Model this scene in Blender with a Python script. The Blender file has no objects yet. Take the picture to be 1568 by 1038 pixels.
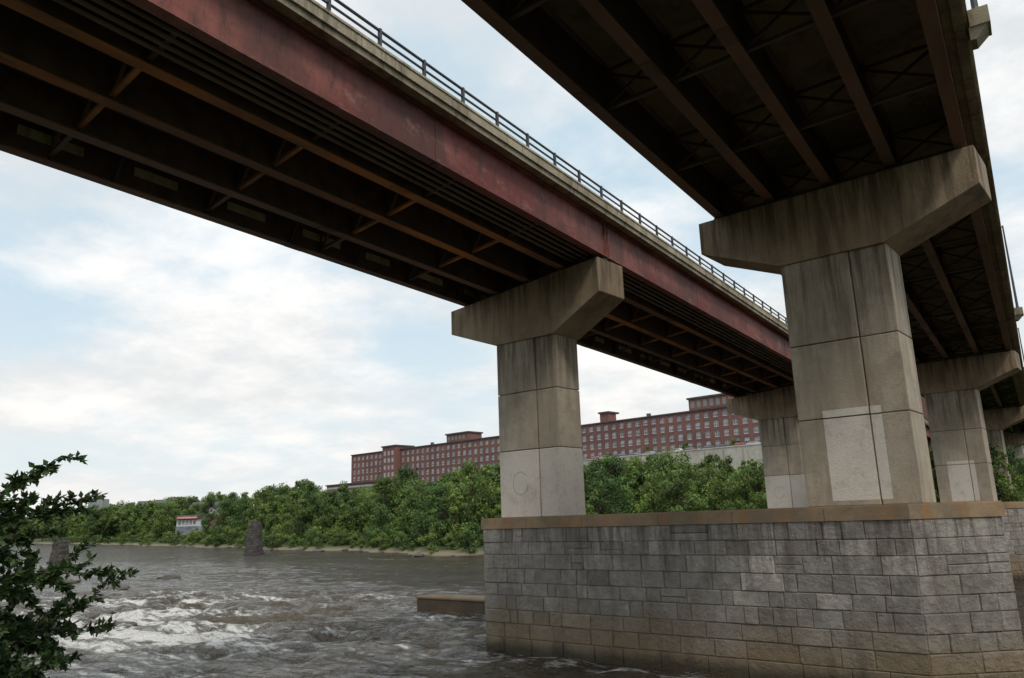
import bpy, math, random
from mathutils import Vector, Matrix, noise
random.seed(7)
R=random.random
def U(a,b): return a+(b-a)*random.random()
scene=bpy.context.scene
H=7.0
SN,CS=math.sin(math.radians(33.25)),math.cos(math.radians(33.25))
# ---------------------------------------------------------------- helpers
class MB:
    def __init__(s): s.v=[];s.f=[];s.m=[];s.c=[]
    def face(s,pts,m=0,c=1.0):
        n=len(s.v); s.v.extend([tuple(p) for p in pts]); s.f.append(tuple(range(n,n+len(pts)))); s.m.append(m); s.c.append(c)
    def prism(s,bot,top,m=0,c=1.0):
        n=len(s.v);k=len(bot)
        s.v.extend([tuple(p) for p in bot]+[tuple(p) for p in top])
        s.f.append(tuple(range(n+k-1,n-1,-1))); s.f.append(tuple(range(n+k,n+2*k)))
        s.m+= [m,m]; s.c+=[c,c]
        for i in range(k):
            j=(i+1)%k
            s.f.append((n+i,n+j,n+k+j,n+k+i)); s.m.append(m); s.c.append(c)
    def box(s,x0,x1,y0,y1,z0,z1,m=0,c=1.0,fr=None):
        b=[(x0,y0,z0),(x1,y0,z0),(x1,y1,z0),(x0,y1,z0)]
        t=[(x0,y0,z1),(x1,y0,z1),(x1,y1,z1),(x0,y1,z1)]
        if fr: b=[fr(*p) for p in b]; t=[fr(*p) for p in t]
        s.prism(b,t,m,c)
    def beam(s,p,q,w,h,m=0,c=1.0):
        p=Vector(p);q=Vector(q);d=(q-p).normalized()
        up=Vector((0,0,1)) if abs(d.z)<.9 else Vector((1,0,0))
        a=d.cross(up).normalized()*w/2; b=a.cross(d).normalized()*h/2
        s.prism([p-a-b,p+a-b,p+a+b,p-a+b],[q-a-b,q+a-b,q+a+b,q-a+b],m,c)
    def tube(s,pts,rad,m=0,c=1.0,n=6):
        pts=[Vector(p) for p in pts]; base=len(s.v)
        for i,p in enumerate(pts):
            d=(pts[min(i+1,len(pts)-1)]-pts[max(i-1,0)]).normalized()
            up=Vector((0,0,1)) if abs(d.z)<.9 else Vector((1,0,0))
            a=d.cross(up).normalized(); b=a.cross(d).normalized()
            for k in range(n):
                t=2*math.pi*k/n
                s.v.append(tuple(p+(a*math.cos(t)+b*math.sin(t))*rad[i]))
        for i in range(len(pts)-1):
            for k in range(n):
                k2=(k+1)%n
                s.f.append((base+i*n+k,base+i*n+k2,base+(i+1)*n+k2,base+(i+1)*n+k)); s.m.append(m); s.c.append(c)
    def mesh(s,name,mats):
        me=bpy.data.meshes.new(name); me.from_pydata(s.v,[],s.f)
        for m in mats: me.materials.append(m)
        me.polygons.foreach_set('material_index',s.m)
        a=me.attributes.new('tone','FLOAT','FACE'); a.data.foreach_set('value',s.c)
        me.update(); return me
    def obj(s,name,mats,parent=None,smooth=False,fixn=True):
        me=s.mesh(name,mats)
        if fixn:
            import bmesh
            bm=bmesh.new(); bm.from_mesh(me); bmesh.ops.recalc_face_normals(bm,faces=bm.faces); bm.to_mesh(me); bm.free()
        if smooth: me.polygons.foreach_set('use_smooth',[True]*len(me.polygons))
        o=bpy.data.objects.new(name,me); scene.collection.objects.link(o)
        if parent: o.parent=parent
        return o
def empty(name,loc=(0,0,0)):
    o=bpy.data.objects.new(name,None); o.location=loc; scene.collection.objects.link(o); return o
def link(name,me,parent=None,loc=(0,0,0),rz=0,sc=(1,1,1)):
    o=bpy.data.objects.new(name,me); scene.collection.objects.link(o); o.location=loc; o.rotation_euler=(0,0,rz); o.scale=sc
    if parent: o.parent=parent
    return o
class NT:
    def __init__(s,nt): s.nt=nt; s.n=nt.nodes; s.l=nt.links
    def add(s,t,**k):
        n=s.n.new(t)
        for a,b in k.items(): setattr(n,a,b)
        return n
    def con(s,a,b): s.l.new(a,b)
    def noise(s,vec,scale,detail=4,rough=.55,sv=None):
        if sv is not None:
            m=s.add('ShaderNodeMapping'); m.inputs['Scale'].default_value=sv; s.con(vec,m.inputs['Vector']); vec=m.outputs[0]
        n=s.add('ShaderNodeTexNoise'); n.inputs['Scale'].default_value=scale; n.inputs['Detail'].default_value=detail; n.inputs['Roughness'].default_value=rough
        s.con(vec,n.inputs['Vector']); return n.outputs['Fac']
    def ramp(s,fac,a,b,lo=0.,hi=1.):
        n=s.add('ShaderNodeMapRange'); n.inputs[1].default_value=a;n.inputs[2].default_value=b;n.inputs[3].default_value=lo;n.inputs[4].default_value=hi
        n.interpolation_type='SMOOTHSTEP'
        s.con(fac,n.inputs[0]); return n.outputs[0]
    def mix(s,fac,a,b,bt='MIX'):
        n=s.add('ShaderNodeMix',data_type='RGBA',blend_type=bt)
        for idx,val in ((0,fac),(6,a),(7,b)):
            if isinstance(val,(int,float)): n.inputs[idx].default_value=val
            elif isinstance(val,tuple): n.inputs[idx].default_value=(*val,1)
            else: s.con(val,n.inputs[idx])
        return n.outputs[2]
    def math(s,op,a,b=0.):
        n=s.add('ShaderNodeMath',operation=op)
        for i,val in enumerate((a,b)):
            if isinstance(val,(int,float)): n.inputs[i].default_value=val
            else: s.con(val,n.inputs[i])
        return n.outputs[0]
def newmat(name):
    m=bpy.data.materials.new(name); m.use_nodes=True
    t=NT(m.node_tree); p=t.n['Principled BSDF']
    g=t.add('ShaderNodeNewGeometry'); sp=t.add('ShaderNodeSeparateXYZ'); t.con(g.outputs['Position'],sp.inputs[0])
    return m,t,p,g.outputs['Position'],sp.outputs
def setbump(t,p,h,dist=.02,st=1.):
    b=t.add('ShaderNodeBump'); b.inputs['Distance'].default_value=dist; b.inputs['Strength'].default_value=st
    t.con(h,b.inputs['Height']); t.con(b.outputs[0],p.inputs['Normal'])
def simple(name,c1,c2,scale=1.,rough=.8,bump=.01,sv=None,tone=True,metal=0,lo=.35,hi=.65,bs=None):
    m,t,p,pos,xyz=newmat(name)
    n=t.noise(pos,scale,6,.6,sv)
    col=t.mix(t.ramp(n,lo,hi),c1,c2)
    if tone:
        a=t.add('ShaderNodeAttribute',attribute_name='tone')
        col=t.mix(1.0,col,a.outputs['Fac'],'MULTIPLY')
    t.con(col,p.inputs['Base Color']); p.inputs['Roughness'].default_value=rough; p.inputs['Metallic'].default_value=metal
    if bump: setbump(t,p,t.noise(pos,bs or scale*6,5,.6),bump)
    return m
def concrete(name,base,dark,stain,sk=.7,zt=None):
    m,t,p,pos,xyz=newmat(name)
    n1=t.noise(pos,.35,6,.65); n2=t.noise(pos,1.1,8,.72,(1,1,.13)); n3=t.noise(pos,9,5,.7); n4=t.noise(pos,.9,9,.75)
    n5=t.noise(pos,2.6,7,.7,(1,1,.06))
    col=t.mix(t.ramp(n1,.40,.60),base,dark)
    col=t.mix(t.math('MULTIPLY',t.ramp(n2,.47,.66),sk),col,stain)
    col=t.mix(t.ramp(n4,.50,.70,0,.65),col,tuple(x*.55 for x in base))
    col=t.mix(t.ramp(n4,.28,.42,.35,0),col,tuple(min(1,x*1.3) for x in base))
    col=t.mix(t.ramp(n3,.3,.75,0,.3),col,tuple(x*.55 for x in base))
    if zt:
        k=t.math('MULTIPLY',t.ramp(n5,.44,.60),t.ramp(xyz[2],zt[0],zt[1]))
        col=t.mix(t.math('MULTIPLY',k,.8),col,tuple(x*.42 for x in stain))
    a=t.add('ShaderNodeAttribute',attribute_name='tone')
    col=t.mix(1.0,col,a.outputs['Fac'],'MULTIPLY')
    t.con(col,p.inputs['Base Color']); p.inputs['Roughness'].default_value=.9
    setbump(t,p,t.noise(pos,11,7,.72),.03)
    return m
# ---------------------------------------------------------------- materials
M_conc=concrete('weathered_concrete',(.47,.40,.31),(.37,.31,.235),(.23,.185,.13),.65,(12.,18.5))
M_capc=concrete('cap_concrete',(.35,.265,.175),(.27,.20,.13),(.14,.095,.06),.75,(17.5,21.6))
M_paint=concrete('overpaint_grey',(.68,.62,.55),(.63,.57,.50),(.56,.50,.43),.3)
M_slab=concrete('coping_concrete',(.33,.235,.145),(.20,.155,.105),(.36,.17,.05),.7)
M_curb=concrete('curb_concrete',(.48,.42,.31),(.32,.27,.18),(.12,.085,.05),.85)
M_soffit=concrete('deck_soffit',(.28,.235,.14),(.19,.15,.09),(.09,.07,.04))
M_lit=concrete('painted_lit_strips',(.66,.60,.38),(.46,.42,.26),(.2,.16,.08),.7)  # light on the concrete is put into this pale yellowish colour
M_wall=concrete('pale_wall',(.55,.51,.45),(.46,.43,.38),(.30,.27,.22),.6)
def masonry():
    m,t,p,pos,xyz=newmat('granite_blocks')
    a=t.add('ShaderNodeAttribute',attribute_name='tone')
    n1=t.noise(pos,2.2,8,.7); n2=t.noise(pos,.25,5,.6); n3=t.noise(pos,1.1,7,.7,(1,1,.22)); n5=t.noise(pos,.45,8,.72); n6=t.noise(pos,3.,7,.7,(1,1,.07)); n7=t.noise(pos,1.6,9,.8)
    col=t.mix(t.ramp(n1,.3,.7),(.36,.33,.295),(.24,.22,.195))
    col=t.mix(1.0,col,a.outputs['Fac'],'MULTIPLY')
    col=t.mix(t.ramp(n5,.42,.64,0,.62),col,(.17,.15,.125))
    col=t.mix(t.ramp(n7,.56,.70,0,.5),col,(.46,.43,.39))
    zz=t.math('ADD',xyz[2],t.math('MULTIPLY',n2,-3.4))
    low=t.ramp(zz,-.9,1.4,1,0)
    col=t.mix(t.math('MULTIPLY',low,.72),col,(.23,.16,.08))
    col=t.mix(t.math('MULTIPLY',t.ramp(n3,.48,.70),.6),col,(.12,.095,.07))
    k=t.math('MULTIPLY',t.ramp(n6,.47,.62),t.ramp(xyz[2],3.5,6.5))
    col=t.mix(t.math('MULTIPLY',k,.7),col,(.09,.075,.06))
    wet=t.ramp(t.math('ADD',xyz[2],t.math('MULTIPLY',n3,-.7)),-.2,.5,1,0)
    col=t.mix(t.math('MULTIPLY',wet,.88),col,(.045,.036,.02))
    t.con(col,p.inputs['Base Color']); p.inputs['Roughness'].default_value=.88
    setbump(t,p,t.noise(pos,3.2,9,.68),.16)
    return m
M_stone=masonry()
M_mortar=simple('mortar',(.26,.225,.18),(.17,.14,.11),3,.95,.01)
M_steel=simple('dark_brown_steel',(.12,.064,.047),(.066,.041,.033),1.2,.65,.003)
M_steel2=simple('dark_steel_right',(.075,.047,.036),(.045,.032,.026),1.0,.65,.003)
M_pipe=simple('pipe_steel',(.17,.12,.095),(.11,.08,.065),.8,.6,0)
M_rust=simple('rusty_flange',(.20,.095,.05),(.50,.19,.045),.45,.75,.004,(1,.3,1),lo=.42,hi=.62)
M_flange=simple('brown_flange',(.21,.112,.075),(.13,.075,.052),.5,.7,.003,(1,.35,1))
def redm():
    m,t,p,pos,xyz=newmat('faded_red_paint')
    n1=t.noise(pos,.35,8,.7,(1,.3,1)); n2=t.noise(pos,2.0,9,.8,(1,1,.25)); n3=t.noise(pos,.16,6,.65,(1,1,.6)); n4=t.noise(pos,1.2,8,.75,(1,.5,1))
    col=t.mix(t.ramp(n1,.38,.6),(.20,.046,.040),(.36,.12,.097))
    col=t.mix(t.ramp(n3,.45,.60,0,.8),col,(.12,.05,.04))
    col=t.mix(t.ramp(n2,.48,.66,0,.8),col,(.075,.038,.032))
    col=t.mix(t.ramp(n4,.56,.66,0,.55),col,(.36,.21,.17))
    t.con(col,p.inputs['Base Color']); p.inputs['Roughness'].default_value=.65
    return m
M_red=redm()
M_rail=simple('rail_steel',(.03,.035,.04),(.05,.05,.055),3,.5,0)
def brick():
    m,t,p,pos,xyz=newmat('red_brick')
    n1=t.noise(pos,.12,5,.6); n2=t.noise(pos,2.5,6,.7)
    col=t.mix(t.ramp(n1,.35,.65),(.225,.105,.088),(.175,.083,.072))
    col=t.mix(t.ramp(n2,.4,.7,0,.4),col,(.12,.065,.058))
    a=t.add('ShaderNodeAttribute',attribute_name='tone')
    col=t.mix(1.0,col,a.outputs['Fac'],'MULTIPLY')
    t.con(col,p.inputs['Base Color']); p.inputs['Roughness'].default_value=.9
    return m
M_brick=brick()
M_glass=simple('window_glass',(.30,.33,.36),(.12,.14,.16),.3,.12,0)
M_white=simple('white_trim',(.60,.60,.60),(.48,.48,.48),.5,.6,0)
M_roof=simple('dark_roof',(.06,.055,.055),(.09,.08,.08),.5,.8,0)
M_asph=simple('asphalt',(.055,.055,.055),(.08,.08,.08),.5,.9,.01)
def leafm(name,c1,c2,tr=.25,objr=True):
    m,t,p,pos,xyz=newmat(name)
    a=t.add('ShaderNodeAttribute',attribute_name='tone')
    col=t.mix(t.ramp(t.noise(pos,.15,3),.4,.6),c1,c2)
    if objr:
        oi=t.add('ShaderNodeObjectInfo')
        col=t.mix(t.math('MULTIPLY',oi.outputs['Random'],.85),col,(.18,.25,.05))
    col=t.mix(1.0,col,a.outputs['Fac'],'MULTIPLY')
    t.con(col,p.inputs['Base Color']); p.inputs['Roughness'].default_value=.6
    tb=t.add('ShaderNodeBsdfTranslucent'); t.con(col,tb.inputs[0])
    mx=t.add('ShaderNodeMixShader'); mx.inputs[0].default_value=tr
    t.con(p.outputs[0],mx.inputs[1]); t.con(tb.outputs[0],mx.inputs[2])
    t.con(mx.outputs[0],t.n['Material Output'].inputs[0])
    return m
M_leaf=leafm('foliage',(.08,.155,.036),(.045,.095,.024),.32)
M_leafn=leafm('near_leaves',(.045,.08,.022),(.035,.06,.02),.3,False)
M_bark=simple('bark',(.10,.075,.055),(.05,.04,.03),6,.9,.01,(1,1,.2))
# ---------------------------------------------------------------- terrain
BL=[(-3000,900),(-1500,560),(-900,400),(-513,287),(-225,183),(-118,142),(-60,127),(0,117),(120,108),(3000,60)]
def lerp_t(T,x):
    if x<=T[0][0]: return T[0][1]
    for (a,b),(c,d) in zip(T,T[1:]):
        if x<=c: return b+(d-b)*(x-a)/(c-a)
    return T[-1][1]
def sst(a,b,x):
    t=min(1,max(0,(x-a)/(b-a))); return t*t*(3-2*t)
def bank(x): return lerp_t(BL,x)+3*math.sin(x*.07)+2*math.sin(x*.19+1)
def terr(x,y):
    d=y-bank(x)
    T=11+5.5*sst(-350,-300,x)
    z=-2+3.2*sst(-6,3,d)+2*sst(3,30,d)+(T-3.2)*sst(50,88,d)
    f=-x*SN+y*CS
    z2=-2+7.2*(1-sst(3,9,f+1.0*noise.noise(Vector((x*.1,y*.1,0)))))
    z=max(z,z2 if y<80 else -9)
    if z>-1.9: z+=.5*noise.noise(Vector((x*.06,y*.06,3)))
    return z
def axis(bps):
    out=[]
    for a,b,st in bps:
        x=a
        while x<b-1e-6: out.append(x); x+=st
    out.append(bps[-1][1]); return out
def sheet(name,xs,ys,fz,mat,smooth=True):
    vs=[(x,y,fz(x,y)) for y in ys for x in xs]; nx=len(xs)
    fs=[(j*nx+i,j*nx+i+1,(j+1)*nx+i+1,(j+1)*nx+i) for j in range(len(ys)-1) for i in range(nx-1)]
    me=bpy.data.meshes.new(name); me.from_pydata(vs,[],fs); me.materials.append(mat)
    me.polygons.foreach_set('use_smooth',[smooth]*len(fs)); me.update()
    o=bpy.data.objects.new(name,me); scene.collection.objects.link(o); return o
def groundm():
    m,t,p,pos,xyz=newmat('ground_grass')
    n1=t.noise(pos,.08,6,.65); n2=t.noise(pos,.9,7,.7)
    col=t.mix(t.ramp(n1,.4,.62),(.05,.085,.024),(.075,.09,.03))
    col=t.mix(t.ramp(n2,.45,.7,0,.6),col,(.03,.05,.018))
    shore=t.ramp(t.math('ADD',xyz[2],t.math('MULTIPLY',n1,1.2)),.9,1.9,1,0)
    col=t.mix(shore,col,(.21,.175,.11))
    t.con(col,p.inputs['Base Color']); p.inputs['Roughness'].default_value=.95
    setbump(t,p,n2,.25)
    return m
xs=axis([(-6000,-1000,500),(-1000,-560,40),(-560,-60,6),(-60,40,3),(40,140,6),(140,400,30),(400,6000,700)])
ys=axis([(-3000,-60,400),(-60,60,3),(60,340,4),(340,700,30),(700,6000,500)])
sheet('ground',xs,ys,terr,groundm())
# ---------------------------------------------------------------- water
def waterm():
    m,t,p,pos,xyz=newmat('river_water')
    n1=t.noise(pos,.5,6,.64,(.5,1,1)); n2=t.noise(pos,2.4,5,.6,(.55,1,1)); n3=t.noise(pos,.06,5,.6,(.5,1,1))
    vm=t.add('ShaderNodeVectorMath',operation='SUBTRACT'); t.con(pos,vm.inputs[0]); vm.inputs[1].default_value=(-66,39,0)
    mp=t.add('ShaderNodeMapping'); mp.inputs['Scale'].default_value=(1/48,1/20,0); mp.inputs['Rotation'].default_value=(0,0,.5); t.con(vm.outputs[0],mp.inputs[0])
    ln=t.add('ShaderNodeVectorMath',operation='LENGTH'); t.con(mp.outputs[0],ln.inputs[0])
    reg=t.ramp(ln.outputs['Value'],.1,1.9,1,0)
    f1=t.noise(pos,.11,9,.66,(.30,1,1)); f2=t.noise(pos,1.2,9,.78,(.5,1,1))
    thr=t.math('ADD',t.math('MULTIPLY',f1,.58),t.math('MULTIPLY',f2,.42))
    thr=t.math('ADD',thr,t.math('MULTIPLY',reg,.135))
    foam=t.ramp(thr,.60,.66)
    body=t.mix(t.ramp(n3,.4,.62),(.04,.030,.018),(.065,.047,.028))
    body=t.mix(t.math('MULTIPLY',reg,.55),body,(.16,.115,.065))
    col=t.mix(foam,body,(.90,.87,.81))
    t.con(col,p.inputs['Base Color'])
    ro=t.math('ADD',t.math('MULTIPLY',foam,.6),.12); t.con(ro,p.inputs['Roughness'])
    p.inputs['IOR'].default_value=1.33; p.inputs['Specular IOR Level'].default_value=.4
    h=t.math('ADD',t.math('MULTIPLY',n1,1.0),t.math('MULTIPLY',n2,.30))
    h=t.math('ADD',h,t.math('MULTIPLY',foam,.1))
    setbump(t,p,h,2.3,1.)
    return m
def wz(x,y):
    d=math.hypot(x,y)
    if d>330: return 0.
    a=1-sst(150,330,d)
    rg=max(0,1-math.hypot((x+68)/62,(y-41)/34))
    r1=1-abs(noise.noise(Vector((x*.13,y*.33,0))))*2
    return a*((.16)*noise.noise(Vector((x*.12,y*.3,0)))+1.0*rg*(r1-.6)+(.12+.5*rg)*noise.noise(Vector((x*.45,y*.8,5))))
xs=axis([(-6000,-1000,1000),(-1000,-340,60),(-340,-160,2.5),(-160,40,.9),(40,140,5),(140,6000,1000)])
ys=axis([(-3000,-20,400),(-20,110,.7),(110,200,2.5),(200,900,60),(900,6000,1000)])
sheet('river_water',xs,ys,wz,waterm())
# ---------------------------------------------------------------- piers
AX,AY=-26.95,37.49
def PF(s,d,z): return (s*.9935+d*.114, -s*.114+d*.9935, z)
LN=22.58; TH=5.42
def build_pier():
    parts=[]
    core=MB(); ins=.03
    def poly(o): return [(-o,-o),(LN+o*.41,-o),(LN+TH/2+o*1.41,TH/2),(LN+o*.41,TH+o),(-o,TH+o)]
    P=poly(-ins); core.prism([PF(a,b,-3) for a,b in P],[PF(a,b,6.5) for a,b in P],0,1)
    parts.append(core.mesh('mortar_core',[M_mortar]))
    st=MB(); rnd=random.Random(11)
    zs=[-2.5,-1.2,-.1,.75,1.5,2.2,2.95,3.6,4.35,5.1,5.75,6.5]
    fpts=poly(0)
    for fi in range(5):
        a=fpts[fi]; b=fpts[(fi+1)%5]
        L=math.hypot(b[0]-a[0],b[1]-a[1]); ex=((b[0]-a[0])/L,(b[1]-a[1])/L); nx=(ex[1],-ex[0])
        for ci in range(len(zs)-1):
            z0,z1=zs[ci],zs[ci+1]; s=0
            big = ci<4
            while s<L-.02:
                w=rnd.uniform(1.3,2.4) if big else rnd.choice([rnd.uniform(.5,.9),rnd.uniform(.9,1.9),rnd.uniform(1.1,2.)])
                if L-(s+w)<.5: w=L-s
                subs=[(z0,z1)]
                if (not big) and rnd.random()<.05: zm=z0+(z1-z0)*rnd.uniform(.4,.6); subs=[(z0,zm),(zm,z1)]
                for (q0,q1) in subs:
                    g=.007; o=rnd.uniform(0,.045); bv=.02
                    if big: o*=.3
                    tone=rnd.gauss(1.0,.12)
                    if rnd.random()<.06: tone*=1.3
                    if rnd.random()<.08: tone*=.74
                    if ci>=8: tone*=1.06
                    if fi==0 and 15.0<s+w/2<16.6 and 3.3<(z0+z1)/2<5.0: tone=1.75
                    if fi==1: tone*=1.05
                    tone=max(.6,min(1.9,tone))
                    def P3(u,v,dd): return PF(a[0]+ex[0]*u+nx[0]*dd, a[1]+ex[1]*u+nx[1]*dd, v)
                    s0,s1,r0,r1=s+(g if s>0 else 0),s+w-(g if s+w<L-.01 else 0),q0+g,q1-g
                    bk=[(s0,r0),(s1,r0),(s1,r1),(s0,r1)]
                    J=[rnd.uniform(0,.03) for _ in range(8)]
                    fr=[(s0+bv+J[0],r0+bv+J[1]),(s1-bv-J[2],r0+bv+J[3]),(s1-bv-J[4],r1-bv-J[5]),(s0+bv+J[6],r1-bv-J[7])]
                    B=[P3(u,v,-.2) for u,v in bk]; Mid=[P3(u,v,o-.01) for u,v in bk]; F=[P3(u,v,o+rnd.uniform(.01,.04)) for u,v in fr]
                    n=len(st.v); st.v+=B+Mid+F
                    fs=[(n+8,n+9,n+10,n+11)]
                    for i in range(4):
                        j=(i+1)%4
                        fs+=[(n+i,n+j,n+4+j,n+4+i),(n+4+i,n+4+j,n+8+j,n+8+i)]
                    st.f+=fs; st.m+=[0]*9; st.c+=[tone]*9
                s+=w
    parts.append(st.mesh('granite_courses',[M_stone]))
    sl=MB(); P=poly(.10); P2=poly(.06)
    sl.prism([PF(a,b,6.5) for a,b in P],[PF(a,b,7.04) for a,b in P],0,1)
    sl.prism([PF(a,b,7.04) for a,b in P2],[PF(a,b,7.10) for a,b in P2],0,1.1)
    for s in (3.2,6.9,11.4,15.2,19.3): sl.box(s,s+.03,-.103,.1,6.5,7.0,0,.35,PF)
    parts.append(sl.mesh('coping_slab',[M_slab]))
    D0,D1=1.33,3.73
    col=MB(); cap=MB(); pa=MB()
    for (c0,c1,e0,e1,tl,tr,bl,br,cb,kind) in ((.21,4.62,-3.52,8.0,20.3,21.25,18.75,19.25,17.4,0),(18.17,22.84,14.26,26.74,21.45,21.5,19.8,19.8,18.25,1)):
        segs=[7.1,10.9,14.3,cb]
        sg=c0+(c1-c0)*(.66)
        for i in range(3):
            z0=segs[i]+(.02 if i else 0); z1=segs[i+1]-(.02 if i<2 else 0)
            mt=1 if (kind==0 and i==0) else 0
            tn=[1.0,1.05,.93][i]
            col.box(c0,sg-.025,D0,D1,z0,z1,mt,tn,PF)
            col.box(sg+.025,c1,D0+.09,D1-.09,z0,z1,mt,tn*.93,PF)
        col.box(c0+.06,c1-.06,D0+.16,D1-.16,7.1,cb,0,.6,PF)
        prof=[(c0,cb),(c1,cb),(e1,br),(e1,tr),(e0,tl),(e0,bl)]
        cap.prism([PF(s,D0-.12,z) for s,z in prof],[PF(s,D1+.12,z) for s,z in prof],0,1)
        if kind==1:
            for u0,u1 in ((.24,.655),(.665,.76)):
                dd=D0-.005 if u0<.5 else D0+.085
                if u0<.5: pa.box(c0+(c1-c0)*u0,sg-.028,dd,dd+.003,7.32,10.87,0,1.06,PF); pa.box(c0+(c1-c0)*u0,sg-.028,dd,dd+.003,10.93,11.25,0,1.06,PF)
                else: pa.box(sg+.028,c0+(c1-c0)*.76,dd,dd+.003,7.32,10.87,0,1,PF); pa.box(sg+.028,c0+(c1-c0)*.76,dd,dd+.003,10.93,11.25,0,1,PF)
        else:
            n=28
            cx=(c0+sg)/2+.1; cz=9.0
            for i in range(3,n-1):
                t0=2*math.pi*i/n; t1=2*math.pi*(i+1)/n; r0,r1=.52,.60
                pa.face([PF(cx+math.cos(t0)*r0,D0-.004,cz+math.sin(t0)*r0*1.15),PF(cx+math.cos(t0)*r1,D0-.004,cz+math.sin(t0)*r1*1.15),PF(cx+math.cos(t1)*r1,D0-.004,cz+math.sin(t1)*r1*1.15),PF(cx+math.cos(t1)*r0,D0-.004,cz+math.sin(t1)*r0*1.15)],0,.75)
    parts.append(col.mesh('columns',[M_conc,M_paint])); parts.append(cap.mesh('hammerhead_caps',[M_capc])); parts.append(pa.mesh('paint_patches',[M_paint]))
    import bmesh
    for me in parts:
        bm=bmesh.new(); bm.from_mesh(me); bmesh.ops.recalc_face_normals(bm,faces=bm.faces); bm.to_mesh(me); bm.free()
    return parts
PP=build_pier()
SPAN=54.1
for k in range(0,4):
    e=empty('bridge_pier',(AX,AY+SPAN*k,0))
    for me in PP:
        o=link(me.name,me,e)
        if me.name in('columns','hammerhead_caps'):
            b=o.modifiers.new('bev','BEVEL'); b.width=.035; b.segments=2; b.limit_method='ANGLE'
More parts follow.
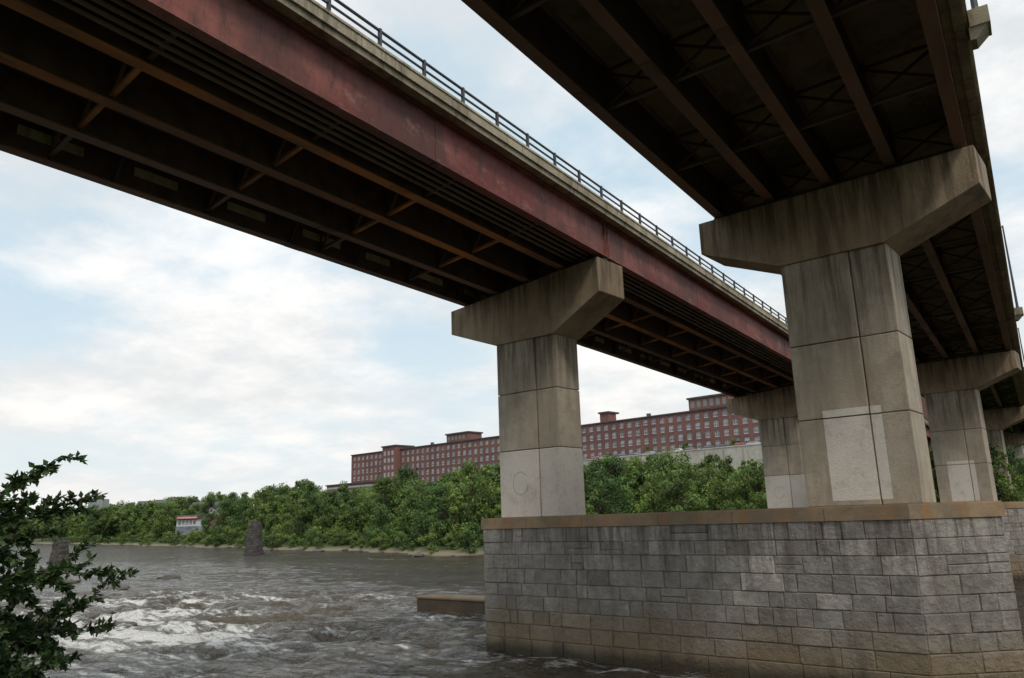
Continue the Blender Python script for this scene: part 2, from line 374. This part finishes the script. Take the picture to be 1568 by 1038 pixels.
# ---------------------------------------------------------------- bridges
Y0,Y1=-70.,236.
def pier_y(x,k):
    s=(x-AX-2.5*.114)/.9935
    return AY+SPAN*k - s*.114+2.5*.9935
def build_bridge(kind):
    e=empty('highway_bridge')
    if kind==0:
        gx=[-29.2+i*(10.2/4) for i in range(5)]; zb=lambda x:20.55+(x+29.2)/10.2*.92; xl,xr=-30.0,-18.2; DEP=2.2
    else:
        gx=[-11.67+i*(10.95/4) for i in range(5)]; zb=lambda x:21.72; xl,xr=-12.5,.28; DEP=2.15
    web=MB(); fl=MB(); br=MB(); pipe=MB()
    for gi,x in enumerate(gx):
        z=zb(x)
        cuts=[Y0]+[pier_y(x,k) for k in range(-1,4)]+[Y1]
        for a,b in zip(cuts,cuts[1:]):
            a+=.06;b-=.06
            if b<a: continue
            wm=1 if (kind==0 and gi==4) else 0
            web.box(x-.025,x+.025,a,b,z+.05,z+DEP-.05,wm,1)
            fm=1 if (kind==0 and gi in(2,3)) else 0
            if kind==0 and gi==4: fm=2
            fl.box(x-.24,x+.24,a,b,z,z+.05,fm,1)
            fl.box(x-.22,x+.22,a,b,z+DEP-.05,z+DEP,2 if wm else 0,1)
            n=int((b-a)/6.76+.5)
            for i in range(n+1):
                y=a+.1+(b-a-.2)*i/n
                fascia_out=-1 if gi==0 else (1 if gi==4 else 0)
                for sd in(-1,1):
                    if sd==fascia_out and 0<i<n: continue
                    web.box(x+sd*.03 if sd>0 else x-.2,x+.2 if sd>0 else x-.03,y-.015,y+.015,z+.05,z+DEP-.05,wm,.9)
            for sp in (.28,.72):
                y=a+(b-a)*sp
                web.box(x-.045,x+.045,y-.35,y+.35,z+.15,z+DEP-.15,wm,.85)
                fl.box(x-.20,x+.20,y-.5,y+.5,z-.03,z-.002,fm,.8)
        for k in range(-1,4):
            py=pier_y(x,k)
            for dy in(-.45,.45):
                br.box(x-.22,x+.22,py+dy-.2,py+dy+.2,z-.3,z-.06,0,1)
                br.box(x-.3,x+.3,py+dy-.28,py+dy+.28,z-.06,z-.001,0,1)
    step=SPAN/8
    y=pier_y(gx[2],0)-step*14
    while y<Y1-2:
        for i in range(4):
            x0,x1=gx[i]+.05,gx[i+1]-.05; ya=y-(gx[i]-gx[2])*.114; yb=y-(gx[i+1]-gx[2])*.114
            za,zc=zb(gx[i]),zb(gx[i+1])
            br.beam((x0,ya,za+.30),(x1,yb,zc+.30),.18,.13,1 if kind==0 and i in(1,2) else 0,1.2)
            br.beam((x0,ya,za+1.85),(x1,yb,zc+1.85),.10,.10,0,1)
            xm=(x0+x1)/2;ym=(ya+yb)/2;zm=(za+zc)/2
            if kind==0:
                br.beam((x0,ya+.06,za+.4),(xm,ym+.06,zm+1.8),.13,.11,0,1.3); br.beam((x1,yb+.06,zc+.4),(xm,ym+.06,zm+1.8),.13,.11,0,1.3)
            else:
                br.beam((x0,ya+.06,za+.4),(x1,yb+.06,zc+1.8),.09,.09,0,1); br.beam((x0,ya-.06,za+1.8),(x1,yb-.06,zc+.4),.09,.09,0,1)
        y+=step
    deck=MB()
    zs=lambda x: zb(x)+DEP
    def slab(xa,xb,z0o,z1o,mi,tone=1.,ya=Y0,yb=Y1):
        deck.prism([(xa,ya,zs(xa)+z0o),(xb,ya,zs(xb)+z0o),(xb,ya,zs(xb)+z1o),(xa,ya,zs(xa)+z1o)],[(xa,yb,zs(xa)+z0o),(xb,yb,zs(xb)+z0o),(xb,yb,zs(xb)+z1o),(xa,yb,zs(xa)+z1o)],mi,tone)
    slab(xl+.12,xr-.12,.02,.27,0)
    slab(xl+.4,xr-.4,.275,.33,2)
    slab(xl+.1,xl+.45,-.05,.22,1,.7); slab(xr-.45,xr-.1,-.05,.22,1,.72)
    slab(xl,xl+.44,.22,.62,1,.9); slab(xr-.44,xr,.22,.62,1,1.)
    slab(xr-.45,xr+.05,.62,.72,1,1.25); slab(xl-.05,xl+.45,.62,.72,1,1.1)
    y=Y0+2
    while y<Y1:
        deck.box(xr-.1,xr+.004,y,y+.03,zs(xr)+.22,zs(xr)+.6,1,.4); y+=5.4
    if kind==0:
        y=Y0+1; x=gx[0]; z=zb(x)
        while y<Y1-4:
            deck.box(x+.05,x+.10,y,y+U(1.6,2.8),z+.72,z+1.1,3,U(.6,1.1))  # added strips on the inner web, painted pale to look like lit concrete
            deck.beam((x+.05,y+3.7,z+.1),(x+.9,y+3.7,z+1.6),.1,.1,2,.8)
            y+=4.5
    rl=MB()
    for x in (xl+.12,xr-.12):
        zt=zs(x)+.72
        for hh,r in((.78,.06),(.42,.05)):
            rl.tube([(x,Y0,zt+hh),(x,Y1,zt+hh)],[r,r],0,1,8)
        y=Y0+1.1
        while y<Y1:
            rl.box(x-.06,x+.06,y-.06,y+.06,zt,zt+.86,0,1)
            rl.box(x-.1,x+.1,y-.1,y+.1,zt,zt+.04,0,1); y+=2.6
    if kind==0:
        for i in range(4):
            x=gx[3]+.75+i*.38; z=zb(x)+.22
            pipe.tube([(x,Y0,z),(x,Y1,z)],[.085,.085],0,1,8)
        x=gx[1]+.6; pipe.tube([(x,Y0,zb(x)+1.2),(x,Y1,zb(x)+1.2)],[.09,.09],0,1,8)
        pipe.obj('utility_conduits',[M_pipe],e,True)
        x=xr-.1; yq=14.9; rl.box(x-.1,x+.1,yq-.1,yq+.1,zs(x)+.72,zs(x)+1.9,0,1); rl.box(x-.08,x+.1,yq+.1,yq+.4,zs(x)+1.75,zs(x)+1.9,0,2.)
    else:
        for k in range(-1,4):
            yy=31.2+SPAN*k
            z=zs(xr)
            deck.prism([(xr+.003,yy-.4,z-.35),(xr+.2,yy-.4,z-.35),(xr+.2,yy+.4,z-.35),(xr+.003,yy+.4,z-.35)],[(xr+.003,yy-.5,z+.1),(xr+.62,yy-.5,z+.1),(xr+.62,yy+.5,z+.1),(xr+.003,yy+.5,z+.1)],1,.8)
            deck.box(xr+.053,xr+.70,yy-.55,yy+.55,z+.1,z+.78,1,.85)
            rl.tube([(xr+.32,yy,z+.78),(xr+.32,yy,z+1.1),(xr+.32,yy,z+9)],[.17,.12,.07],0,1,10)
            rl.tube([(xr+.32,yy,z+8.8),(xr-.6,yy,z+9.5),(xr-2.2,yy,z+9.7)],[.05,.045,.04],0,1,8)
            rl.box(xr-2.9,xr-2.15,yy-.15,yy+.15,z+9.62,z+9.78,0,1)
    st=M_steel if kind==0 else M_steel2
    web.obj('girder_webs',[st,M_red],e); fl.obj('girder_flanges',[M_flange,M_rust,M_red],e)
    br.obj('cross_frames',[st,M_rust],e); deck.obj('deck',[M_soffit,M_curb,M_asph,M_lit],e); rl.obj('railing',[M_rail],e)
build_bridge(0); build_bridge(1)
ab=MB(); ab.box(-33,3,226,232,-2,25.5,0,1); ab.obj('bridge_abutment',[M_conc])
rb=MB()
rb.prism([(-43.5,51.0,-2),(-30,49.4,-2),(-29.8,51.6,-2),(-43.2,53.2,-2)],[(-43.5,51.0,1.0),(-30,49.4,1.0),(-29.8,51.6,1.0),(-43.2,53.2,1.0)],0,.45)
rb.prism([(-43.6,50.9,1.0),(-30,49.3,1.0),(-29.7,51.7,1.0),(-43.2,53.3,1.0)],[(-43.6,50.9,1.2),(-30,49.3,1.2),(-29.7,51.7,1.2),(-43.2,53.3,1.2)],0,.9)
o=rb.obj('old_concrete_footing',[M_slab]); b=o.modifiers.new('b','BEVEL'); b.width=.06
M_old=simple('old_stone',(.10,.088,.08),(.055,.048,.045),1.2,.95,.15,bs=2)
def stump(x,y,h,w,rot,sd):
    rnd=random.Random(sd); mb=MB(); z=-1.5
    N=int((h+1.5)/.7)
    for i in range(N):
        t=i/N; ww=w*(1-.40*t); dd=w*1.05*(1-.35*t); jx=rnd.uniform(-.08,.08)
        z1=z+.7
        x0=-ww/2
        while x0<ww/2-.1:
            w1=min(rnd.uniform(.7,1.5),ww/2-x0)
            top=z1 if i<N-2 or rnd.random()<.6 else z1-.45
            mb.box(x0+jx,x0+w1-.01+jx,-dd/2+rnd.uniform(-.08,.08),dd/2+rnd.uniform(-.1,.1),z,top,0,rnd.uniform(.75,1.25)); x0+=w1
        z=z1
    mb.box(-w*.5,w*.5,-w*.6,w*.6,-1.5,.5,0,.8)
    o=mb.obj('old_stone_pier',[M_old]); o.location=(x,y,0); o.rotation_euler=(0,0,rot)
    b=o.modifiers.new('b','BEVEL'); b.width=.08
stump(-179,143,9.2,4.2,.55,1); stump(-206.6,106,6.0,3.6,.4,2)
def rocks():
    mb=MB(); rnd=random.Random(5)
    import bmesh
    bm=bmesh.new(); bmesh.ops.create_icosphere(bm,subdivisions=3,radius=1)
    bv=[v.co.copy() for v in bm.verts]; bf=[tuple(v.index for v in f.verts) for f in bm.faces]; bm.free()
    sites=[(-100,59,1.3),(-122,64,1.2),(-70,40,.9),(-84,44,1.2),(-60,36,.8),(-112,74,1.2)]
    for i in range(50):
        x=rnd.uniform(-330,20); sites.append((x,bank(x)-rnd.uniform(-1,5),rnd.uniform(.5,1.5)))
    for x,y,s in sites:
        off=Vector((rnd.uniform(0,99),0,0)); n=len(mb.v); rz=rnd.uniform(0,3)
        for c in bv:
            q=c*(1+.35*noise.noise(c*1.3+off)+.12*noise.noise(c*4+off))
            a=Vector((q.x*s*1.5,q.y*s,q.z*s*.42)); a.rotate(Matrix.Rotation(rz,3,'Z'))
            mb.v.append((a.x+x,a.y+y,a.z+.0))
        for f in bf: mb.f.append(tuple(k+n for k in f)); mb.m.append(0); mb.c.append(1)
    mb.obj('river_rocks',[simple('wet_rock',(.09,.07,.05),(.05,.04,.03),1.5,.5,.05)],None,True,False)
rocks()
# ---------------------------------------------------------------- mill
ML=(-291.,291.); md=(.987,-.16)
def MF(s,d,z): return (ML[0]+md[0]*s-md[1]*d, ML[1]+md[1]*s+md[0]*d, z)
def mill():
    e=empty('brick_mill_building'); w=MB(); g=MB(); t=MB(); r=MB()
    Z0,Z1,L,Dp=24.3,41.2,300.,22.
    w.box(0,L,.5,Dp,Z0-10,Z1,0,1,MF)
    g.box(.1,L-.1,.36,.49,Z0,Z1-.6,0,1,MF)
    fh=(Z1-Z0)/5; bay=3.5; nb=int(L/bay)
    for i in range(nb+1):
        s=min(i*bay,L-.8); w.box(s-.0,s+1.6,-.12,.48,Z0-10,Z1-.5,0,U(.93,1.07),MF)
    for f in range(6):
        z=Z0+f*fh
        if f==0: w.box(.02,L,.0,.47,Z0-10,z+.8,0,1,MF)
        elif f<5: w.box(.02,L,.0,.47,z-.35,z+.75,0,1,MF)
        else: w.box(.02,L,.0,.47,z-.75,z-.01,0,1,MF)
        if f<5:
            for i in range(nb):
                s=i*bay+1.6
                za,zb_=z+.8,z+fh-.38
                if f==4: zb_=z+fh-.8
                t.box(s-.05,s+1.95,-.06,.1,za-.14,za+.0,0,.9,MF)
                m=.14
                for (a,b,c,d) in ((s,s+m,za,zb_),(s+1.9-m,s+1.9,za,zb_),(s+m,s+1.9-m,za,za+m),(s+m,s+1.9-m,zb_-m,zb_),(s+m,s+1.9-m,(za+zb_)/2-.07,(za+zb_)/2+.07),(s+.9,s+1.0,za+m,zb_-m)):
                    t.box(a,b,.2,.3,c,d,0,1,MF)
                if random.random()<.75: t.box(s+m,s+1.9-m,.31,.33,(za+zb_)/2-.05+U(-.6,.3),zb_-m,0,U(.55,.95),MF)
    for i in range(24):
        t.box(i*bay+1.7,i*bay+3.3,-.16,-.124,Z0-2.6,Z0-.4,0,.45,MF)
    r.box(-.3,L+.3,-.45,Dp+.3,Z1,Z1+.45,0,1,MF)
    for (s0,s1,p,hh) in ((29,39,3,1.6),(72,86,.4,3.6),(156,160,3,4),(196,211,.5,4.2),(239,251,3,4)):
        w.box(s0,s1,-p,8,Z0-10 if p>1 else Z1+.46,Z1+hh,0,1,MF) if p>1 and s0<100 or p<1 else w.box(s0,s1,2,7,Z1+.46,Z1+hh,0,1,MF)
        r.box(s0-.5,s1+.5,-p-.5 if not s0==156 else 1.5,8.5,Z1+hh,Z1+hh+.6,0,1,MF)
        if s0<100 and p>1:
            for f in range(5):
                z=Z0+f*fh
                for q in range(3): t.box(s0+1.2+q*2.9,s0+2.7+q*2.9,-p-.04,-p-.003,z+.9,z+2.9,0,.7,MF)
        if p<1:
            for q in range(int((s1-s0)/2.4)): t.box(s0+.8+q*2.4,s0+2.2+q*2.4,-p-.03,-p-.003,Z1+1.2,Z1+hh-.7,0,.4,MF)
    for s0 in (20,55,100,120,140,175,225): r.box(s0,s0+1.2,5,6.2,Z1+.45,Z1+2.2,0,1.5,MF)
    w.obj('brick_walls',[M_brick],e); g.obj('window_glass',[M_glass],e); t.obj('window_frames',[M_white],e); r.obj('roof',[M_roof],e)
mill()
def annex():
    e=empty('low_brick_building'); w=MB(); t=MB()
    w.box(2,52,-16,-8,10,25.6,0,1,MF)
    t.box(1.5,52.5,-16.5,-7.5,25.6,26.2,1,1,MF)
    t.box(2,52,-16.05,-16.004,24.0,24.9,0,.8,MF)
    for i in range(12): t.box(4+i*4.1,6+i*4.1,-16.06,-16.004,20.8,23.0,0,.5,MF)
    w.obj('walls',[M_brick],e); t.obj('trim_and_roof',[M_white,M_roof],e)
annex()
rw=MB(); rw.box(140,298,-34,-33.2,6,25.0,0,1.,MF); rw.box(140,298,-34.15,-33.05,25.0,25.3,0,1.15,MF)
for i in range(25): rw.box(141+i*6,141.3+i*6,-34.1,-34.003,8,25.0,0,.7,MF)
rw.obj('retaining_wall',[M_wall])
def car_mesh(col,i):
    mb=MB()
    prof=[(-2.2,.35),(2.15,.35),(2.2,.7),(1.9,.88),(1.1,.98),(.5,1.42),(-1.0,1.45),(-1.7,1.0),(-2.2,.92)]
    mb.prism([(x,-.85,z) for x,z in prof],[(x,.85,z) for x,z in prof],0,1)
    gl=[(1.0,1.0),(.48,1.36),(-.98,1.38),(-1.55,1.02)]
    for sy in(-1,1): mb.face([(x,sy*.856,z) for x,z in gl],1,1)
    mb.face([(1.07,-.7,1.02),(1.07,.7,1.02),(.56,.65,1.4),(.56,-.65,1.4)],1,1)
    for x in(-1.35,1.35):
        for sy in(-1,1):
            mb.tube([(x,sy*.7,.33),(x,sy*.88,.33)],[.33,.33],2,1,14); mb.face([(x+.33*math.cos(a*.449),sy*.88,.33+.33*math.sin(a*.449)) for a in range(14)],2,1)
    return mb.mesh('car_body',[simple('car_paint%d'%i,col,col,1,.3,0),M_glass,simple('tyre%d'%i,(.02,.02,.02),(.02,.02,.02),1,.9,0)])
cm=[car_mesh(c,i) for i,c in enumerate(((.6,.6,.62),(.35,.36,.38),(.65,.65,.63),(.08,.09,.12),(.3,.05,.04)))]
pk=MB(); pk.box(140,298,-32.9,-.5,8,24.9,0,1,MF); pk.obj('parking_lot',[M_asph])
for i in range(24):
    s=145+i*5.2+U(-.6,.6)
    if R()<.25: continue
    p=MF(s,-30+U(-.3,.3),24.9); link('parked_car',random.choice(cm),None,p,math.radians(-9.2)+(0 if R()<.5 else math.pi))
def shop():
    e=empty('riverside_shop'); e.location=(-371,262,9.5); e.rotation_euler=(0,0,.45)
    w=MB(); w.box(-14,12,0,10,-5,4.6,0,1); w.box(-2,12,-1,0-.01,3.2,5.2,1,1); w.box(-14,-2,-1.6,-.01,3.2,3.6,2,1)
    w.box(-14.4,12.4,-.4,10.4,4.6,5.2,1,2.); w.box(5,16,-3,-1.01,-5,4.6,3,1); w.box(-12,4,-4,-1.7,-5,-.6,4,.8)
    for i in range(5): w.box(-13+i*2.1,-11.6+i*2.1,-.05,-.004,.2,2.6,4,1)
    w.box(-13.5,-2.5,-.08,-.055,2.7,3.1,2,1)
    w.obj('shop_body',[M_white,M_roof,simple('orange_awning',(.5,.10,.03),(.4,.08,.03),1,.7,0),M_brick,M_glass],e)
shop()
def house(x,y,z,rz,L,Wd,h,mw):
    w=MB(); w.box(-L/2,L/2,-Wd/2,Wd/2,-6,h,0,1)
    w.prism([(-L/2-.4,-Wd/2-.5,h),(-L/2-.4,Wd/2+.5,h),(-L/2-.4,0,h+Wd*.35)],[(L/2+.4,-Wd/2-.5,h),(L/2+.4,Wd/2+.5,h),(L/2+.4,0,h+Wd*.35)],1,1.5)
    n=int(L/3)
    for i in range(n):
        for zz in (1,4):
            if zz+1.5<h: w.box(-L/2+1+i*3,-L/2+2.2+i*3,-Wd/2-.05,-Wd/2-.004,zz,zz+1.5,2,.6)
    w.box(L*.2,L*.2+.8,-.4,.4,h,h+Wd*.35+1.2,3,1)
    o=w.obj('white_house',[mw,M_roof,M_glass,M_brick]); o.location=(x,y,z); o.rotation_euler=(0,0,rz)
house(-421,300,13.,.5,16,9,7,M_white); house(-560,366,20,.4,22,10,7,M_white); house(-640,400,22,.7,18,10,7,M_wall); house(-500,340,18,.3,18,9,7,M_wall)
tw=MB(); tw.box(-7,7,-7,7,0,36,0,.5)
for f in range(9):
    for i in range(5): tw.box(-6+i*2.4,-4.6+i*2.4,-7.05,-7.004,4+f*3.4,5.8+f*3.4,1,1)
tw.box(-3,3,-3,3,36,38,0,.5)
o=tw.obj('apartment_block',[M_white,M_glass]); o.location=(-790,439,4); o.rotation_euler=(0,0,.6)
# ---------------------------------------------------------------- trees
def tree_mesh(seed,h,w,nl,ls,shrub=False):
    rnd=random.Random(seed); mb=MB()
    th=h*(.12 if shrub else .2)
    if shrub:
        for i in range(4):
            a=rnd.uniform(0,6.28); mb.tube([(0,0,-.5),(math.cos(a)*w*.15,math.sin(a)*w*.15,h*.3),(math.cos(a)*w*.3,math.sin(a)*w*.3,h*.7)],[.08,.06,.02],0,1,5)
    else:
        mb.tube([(0,0,-1),(rnd.uniform(-.1,.1),0,th),(rnd.uniform(-.4,.4),rnd.uniform(-.4,.4),h*.6),(rnd.uniform(-.5,.5),0,h*.9)],[h*.022,h*.017,h*.01,.03],0,1,7)
    cl=[]
    nC=9 if shrub else 24
    for i in range(nC):
        t=(i+rnd.random())/nC
        z=th+(h*.93-th)*t
        prof=math.sin(math.pi*min(1,.22+.72*t))**.7
        a=rnd.uniform(0,6.28); rr=w*.5*prof*rnd.uniform(.25,.9)
        cr=w*rnd.uniform(.11,.22)*(1.1-.35*t)
        c=Vector((math.cos(a)*rr,math.sin(a)*rr,z)); cl.append((c,cr,rnd.uniform(.6,1.35)))
        if not shrub: mb.tube([(0,0,max(th*.7,z-h*.18)),tuple(c*.6+Vector((0,0,z*.38))),tuple(c)],[h*.008,h*.005,.02],0,1,4)
    tot=sum(c[1]**2 for c in cl)
    for c,cr,tn in cl:
        for k in range(int(nl*cr*cr/tot)):
            d=Vector((rnd.gauss(0,1),rnd.gauss(0,1),rnd.gauss(0,1))).normalized()
            rr=cr*(rnd.random()**.35)*(1+.25*noise.noise(d*2+c))
            if rnd.random()<.09: rr*=1.35
            p=c+Vector((d.x*rr*1.15,d.y*rr*1.15,d.z*rr*.85))
            if p.z<.1: continue
            nrm=(d*.7+Vector((rnd.gauss(0,.6),rnd.gauss(0,.6),rnd.gauss(0,.6)+.35))).normalized()
            a=nrm.orthogonal().normalized(); a.rotate(Matrix.Rotation(rnd.uniform(0,6.28),3,nrm)); b=nrm.cross(a)
            s=ls*rnd.uniform(.6,1.3)
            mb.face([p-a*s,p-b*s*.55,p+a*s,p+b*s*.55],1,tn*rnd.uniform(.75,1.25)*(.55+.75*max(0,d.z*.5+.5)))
    return mb.mesh('tree_mesh',[M_bark,M_leaf])
TM=[tree_mesh(s,12,w,3600,.28) for s,w in((1,9),(2,7.5),(3,10),(4,5.6),(5,8.5),(6,11),(7,5.0))]
SM=[tree_mesh(s,4,w,900,.2,True) for s,w in((11,5),(12,6.5),(13,4.5))]
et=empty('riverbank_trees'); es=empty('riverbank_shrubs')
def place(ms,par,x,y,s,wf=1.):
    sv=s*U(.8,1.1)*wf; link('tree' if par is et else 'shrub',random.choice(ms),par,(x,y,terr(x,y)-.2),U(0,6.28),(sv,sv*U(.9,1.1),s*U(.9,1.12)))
EL=[(-700,.058),(-330,.054),(-300,.044),(-225,.047),(-170,.062),(-110,.071),(100,.071)]
def ptree(x,y,k0,k1,mn=.0):
    f=-x*SN+y*CS
    want=(7+lerp_t(EL,x)*f*U(k0,k1)-terr(x,y))/12.2
    want=max(want,mn)
    if want<.3: return
    place(TM,et,x,y,min(1.85,want),.92)
x=70.
while x>-640:
    b=bank(x)
    far=min(1,max(0,(-x-200)/300))
    st=2.6+3*far
    gap=-392<x<-312
    if R()<.9: place(SM,es,x+U(-2,2),b+U(0,5),U(.5,1.2)*(1+.3*far))
    if R()<.7: place(SM,es,x+U(-2,2),b+U(4,14),U(.8,1.5))
    if gap and R()<.7: place(SM,es,x+U(-2,2),b+U(14,24),U(.8,1.3))
    if not(-32<x<3):
        if R()<.4 and not gap: ptree(x+U(-2,2),b+U(8,17),.2,.85)
        if R()<.55 and not gap: ptree(x+U(-2,2),b+U(16,36),.5,1.1)
        if R()<.65 and not gap: ptree(x+U(-2,2),b+U(34,60),.7,1.12)
        if x>-300:
            if R()<.8: ptree(x+U(-2,2),b+U(58,74),.85,1.06,.35)
            if R()<.85 and not -84<x<-58: ptree(x+U(-2,2),b+U(74,85),.85,1.05,.3)
            if R()<.7: place(SM,es,x+U(-2,2),b+U(64,86),U(.8,1.2))
        if x<-300 and R()<.6: ptree(x+U(-3,3),b+U(60,120),.7,1.35,.4)
        if x>3 and R()<.9: place(TM,et,x+U(-3,3),b+U(30,90),U(.8,1.5))
    else:
        if R()<.8: place(SM,es,x+U(-2,2),b+U(14,60),U(.9,1.5))
        for q in range(2):
            yy=b+U(20,100); s=(20.-terr(x,yy))/13.
            if s>.3 and yy<222 and min(abs(yy-pier_y(x,2)),abs(yy-pier_y(x,3)))>5: place(TM,et,x,yy,s*U(.6,.95),.8)
    x-=st
x=-600.
while x>-2600:
    b=bank(x)
    for k in range(3): place(TM,et,x+U(-10,10),b+U(5,120),U(1.0,2.3))
    x-=11
for i in range(9):
    s=U(140,230); p=MF(s,-3,0); link('tree',random.choice(TM),et,(p[0],p[1],24.8),U(0,6),(.38,.38,U(.4,.55)))
def ridge(x,y):
    return -5+ (30+10*noise.noise(Vector((x*.002,0,0)))+5*noise.noise(Vector((x*.02,y*.02,1))))*sst(900,1500,y)
M_ridge=simple('wooded_ridge',(.05,.075,.04),(.035,.06,.03),.02,.95,2.,bs=.05,tone=False)
sheet('distant_hills',axis([(-6000,6000,80)]),axis([(800,1700,60)]),ridge,M_ridge)
# ---------------------------------------------------------------- foreground branches
def W(r,f,z): return Vector((r*CS-f*SN,r*SN+f*CS,z))
def fgtree():
    e=empty('foreground_tree'); mb=MB(); lf=MB(); rnd=random.Random(29)
    base=W(-7.9,8.2,2.0)
    forks=[W(-7.7,8.2,4.4),W(-7.5,8.1,5.4),W(-7.3,8.0,6.2)]
    mb.tube([base,forks[0],forks[1],forks[2],W(-7.4,8.1,7.4)],[.12,.10,.08,.06,.02],0,1,8)
    def leaf(p,d,s):
        d=d.normalized(); side=d.cross(Vector((rnd.gauss(0,.5),rnd.gauss(0,.5),1))).normalized(); n=side.cross(d)
        w=s*.29
        a=p; b=p+d*s; m1=p+d*s*.45
        tn=rnd.uniform(.6,1.7)
        lf.face([a,m1+side*w-n*w*.3,b],0,tn); lf.face([a,b,m1-side*w-n*w*.3],0,tn*1.1)
    def twig(p,d,L,r,depth,dense,droop=.03):
        pts=[p]; n=6; q=p.copy(); dd=d.normalized()
        for i in range(n):
            dd=(dd+Vector((rnd.gauss(0,.10),rnd.gauss(0,.10),rnd.gauss(0,.06)-droop))).normalized()
            q=q+dd*L/n; pts.append(q.copy())
        mb.tube(pts,[r*(1-.8*i/n) for i in range(n+1)],0,1,5)
        for i in range(1,n+1):
            if depth<2:
                for k in range(2 if depth==0 else 1):
                    if rnd.random()<dense:
                        sd=(dd+Vector((rnd.gauss(0,.6),rnd.gauss(0,.6),rnd.gauss(0,.42)+.05))).normalized()
                        twig(pts[i],sd,min(.62,L*rnd.uniform(.18,.32)),r*.45,depth+1,dense)
            if depth>=1 or i>3:
                for k in range(5):
                    t=rnd.random(); a=pts[i-1].lerp(pts[i],t)
                    ld=(dd*.6+Vector((rnd.gauss(0,.7),rnd.gauss(0,.7),rnd.gauss(0,.6)-.2)))
                    leaf(a,ld,rnd.uniform(.06,.105))
    tips=[(W(-7.2,8.0,6.3),W(-4.75,8.0,7.15),.024,.85,.0),(W(-7.2,8.,6.2),W(-4.5,8.2,6.85),.02,.85,.0),(W(-7.2,8.,6.4),W(-5.15,8.2,7.2),.02,.8,.0),(W(-7.2,8.,6.3),W(-4.95,8.4,7.0),.02,.8,.0),
          (W(-7.3,8.1,5.9),W(-5.1,7.7,6.6),.02,.7,.02),(W(-7.3,8.1,6.1),W(-4.9,7.9,6.8),.02,.8,.01)]
    for i in range(22):
        z=4.45+i*.068
        tips.append((W(-7.4,8.1,z),W(-5.1+rnd.uniform(-.25,.22),7.9+rnd.uniform(-.4,.5),z+.42+rnd.uniform(-.12,.2)),.018,.85,.02))
    for a,b,r,dn,dr in tips: twig(a,(b-a)+Vector((0,0,.08)),(b-a).length*.97,r,0,dn,dr)
    mb.obj('branches',[M_bark],e,True,False); lf.obj('leaves',[M_leafn],e,False,False)
fgtree()
# ---------------------------------------------------------------- world, sun, camera
SE=math.radians(50)
sd=Vector((.78,-.56,0)).normalized()
sunv=Vector((sd.x*math.cos(SE),sd.y*math.cos(SE),math.sin(SE)))
w=bpy.data.worlds.new('World'); scene.world=w; w.use_nodes=True
t=NT(w.node_tree); bg=t.n['Background']
sky=t.add('ShaderNodeTexSky'); sky.sky_type='NISHITA'; sky.sun_disc=False; sky.sun_elevation=SE; sky.sun_rotation=math.atan2(sunv.x,sunv.y); sky.air_density=1.; sky.dust_density=2.; sky.ozone_density=1.
tc=t.add('ShaderNodeTexCoord'); v=tc.outputs['Generated']
sp=t.add('ShaderNodeSeparateXYZ'); t.con(v,sp.inputs[0])
den=t.math('ADD',t.math('MAXIMUM',sp.outputs[2],0.),.22)
cx=t.math('DIVIDE',sp.outputs[0],den); cy=t.math('DIVIDE',sp.outputs[1],den)
cb=t.add('ShaderNodeCombineXYZ'); t.con(cx,cb.inputs[0]); t.con(cy,cb.inputs[1])
n1=t.noise(cb.outputs[0],1.25,9,.58); n2=t.noise(cb.outputs[0],1.7,8,.62)
cov=t.ramp(n1,.38,.58)
shade=t.mix(t.ramp(n2,.38,.62),(7.5,7.9,8.2),(10.7,10.55,10.35))
hz=t.ramp(sp.outputs[2],-.02,.36,1,0)
skyb=t.mix(.75,sky.outputs[0],(7.0,8.9,10.0))
col=t.mix(cov,skyb,shade)
col=t.mix(t.math('MULTIPLY',hz,.5),col,(9.8,9.5,9.0))
t.con(col,bg.inputs[0]); bg.inputs[1].default_value=.1
s=bpy.data.lights.new('sun','SUN'); s.energy=1.5; s.angle=math.radians(12); s.color=(1,.93,.82)
so=bpy.data.objects.new('sun',s); scene.collection.objects.link(so); so.rotation_euler=sunv.to_track_quat('Z','Y').to_euler()
cam=bpy.data.cameras.new('camera'); co=bpy.data.objects.new('camera',cam); scene.collection.objects.link(co); scene.camera=co
cam.sensor_width=36; cam.lens=27.55; cam.clip_end=20000; cam.clip_start=.1
p=math.radians(12.95); rr=.033
f=Vector((-SN*math.cos(p),CS*math.cos(p),math.sin(p))); r0=Vector((CS,SN,0)); u0=r0.cross(f)
Rx=r0*math.cos(rr)-u0*math.sin(rr); Uy=r0*math.sin(rr)+u0*math.cos(rr)
m=Matrix((Rx,Uy,-f)).transposed().to_4x4(); m.translation=Vector((0,0,7.0)); co.matrix_world=m
scene.view_settings.view_transform='Standard'; scene.view_settings.look='None'; scene.view_settings.exposure=0
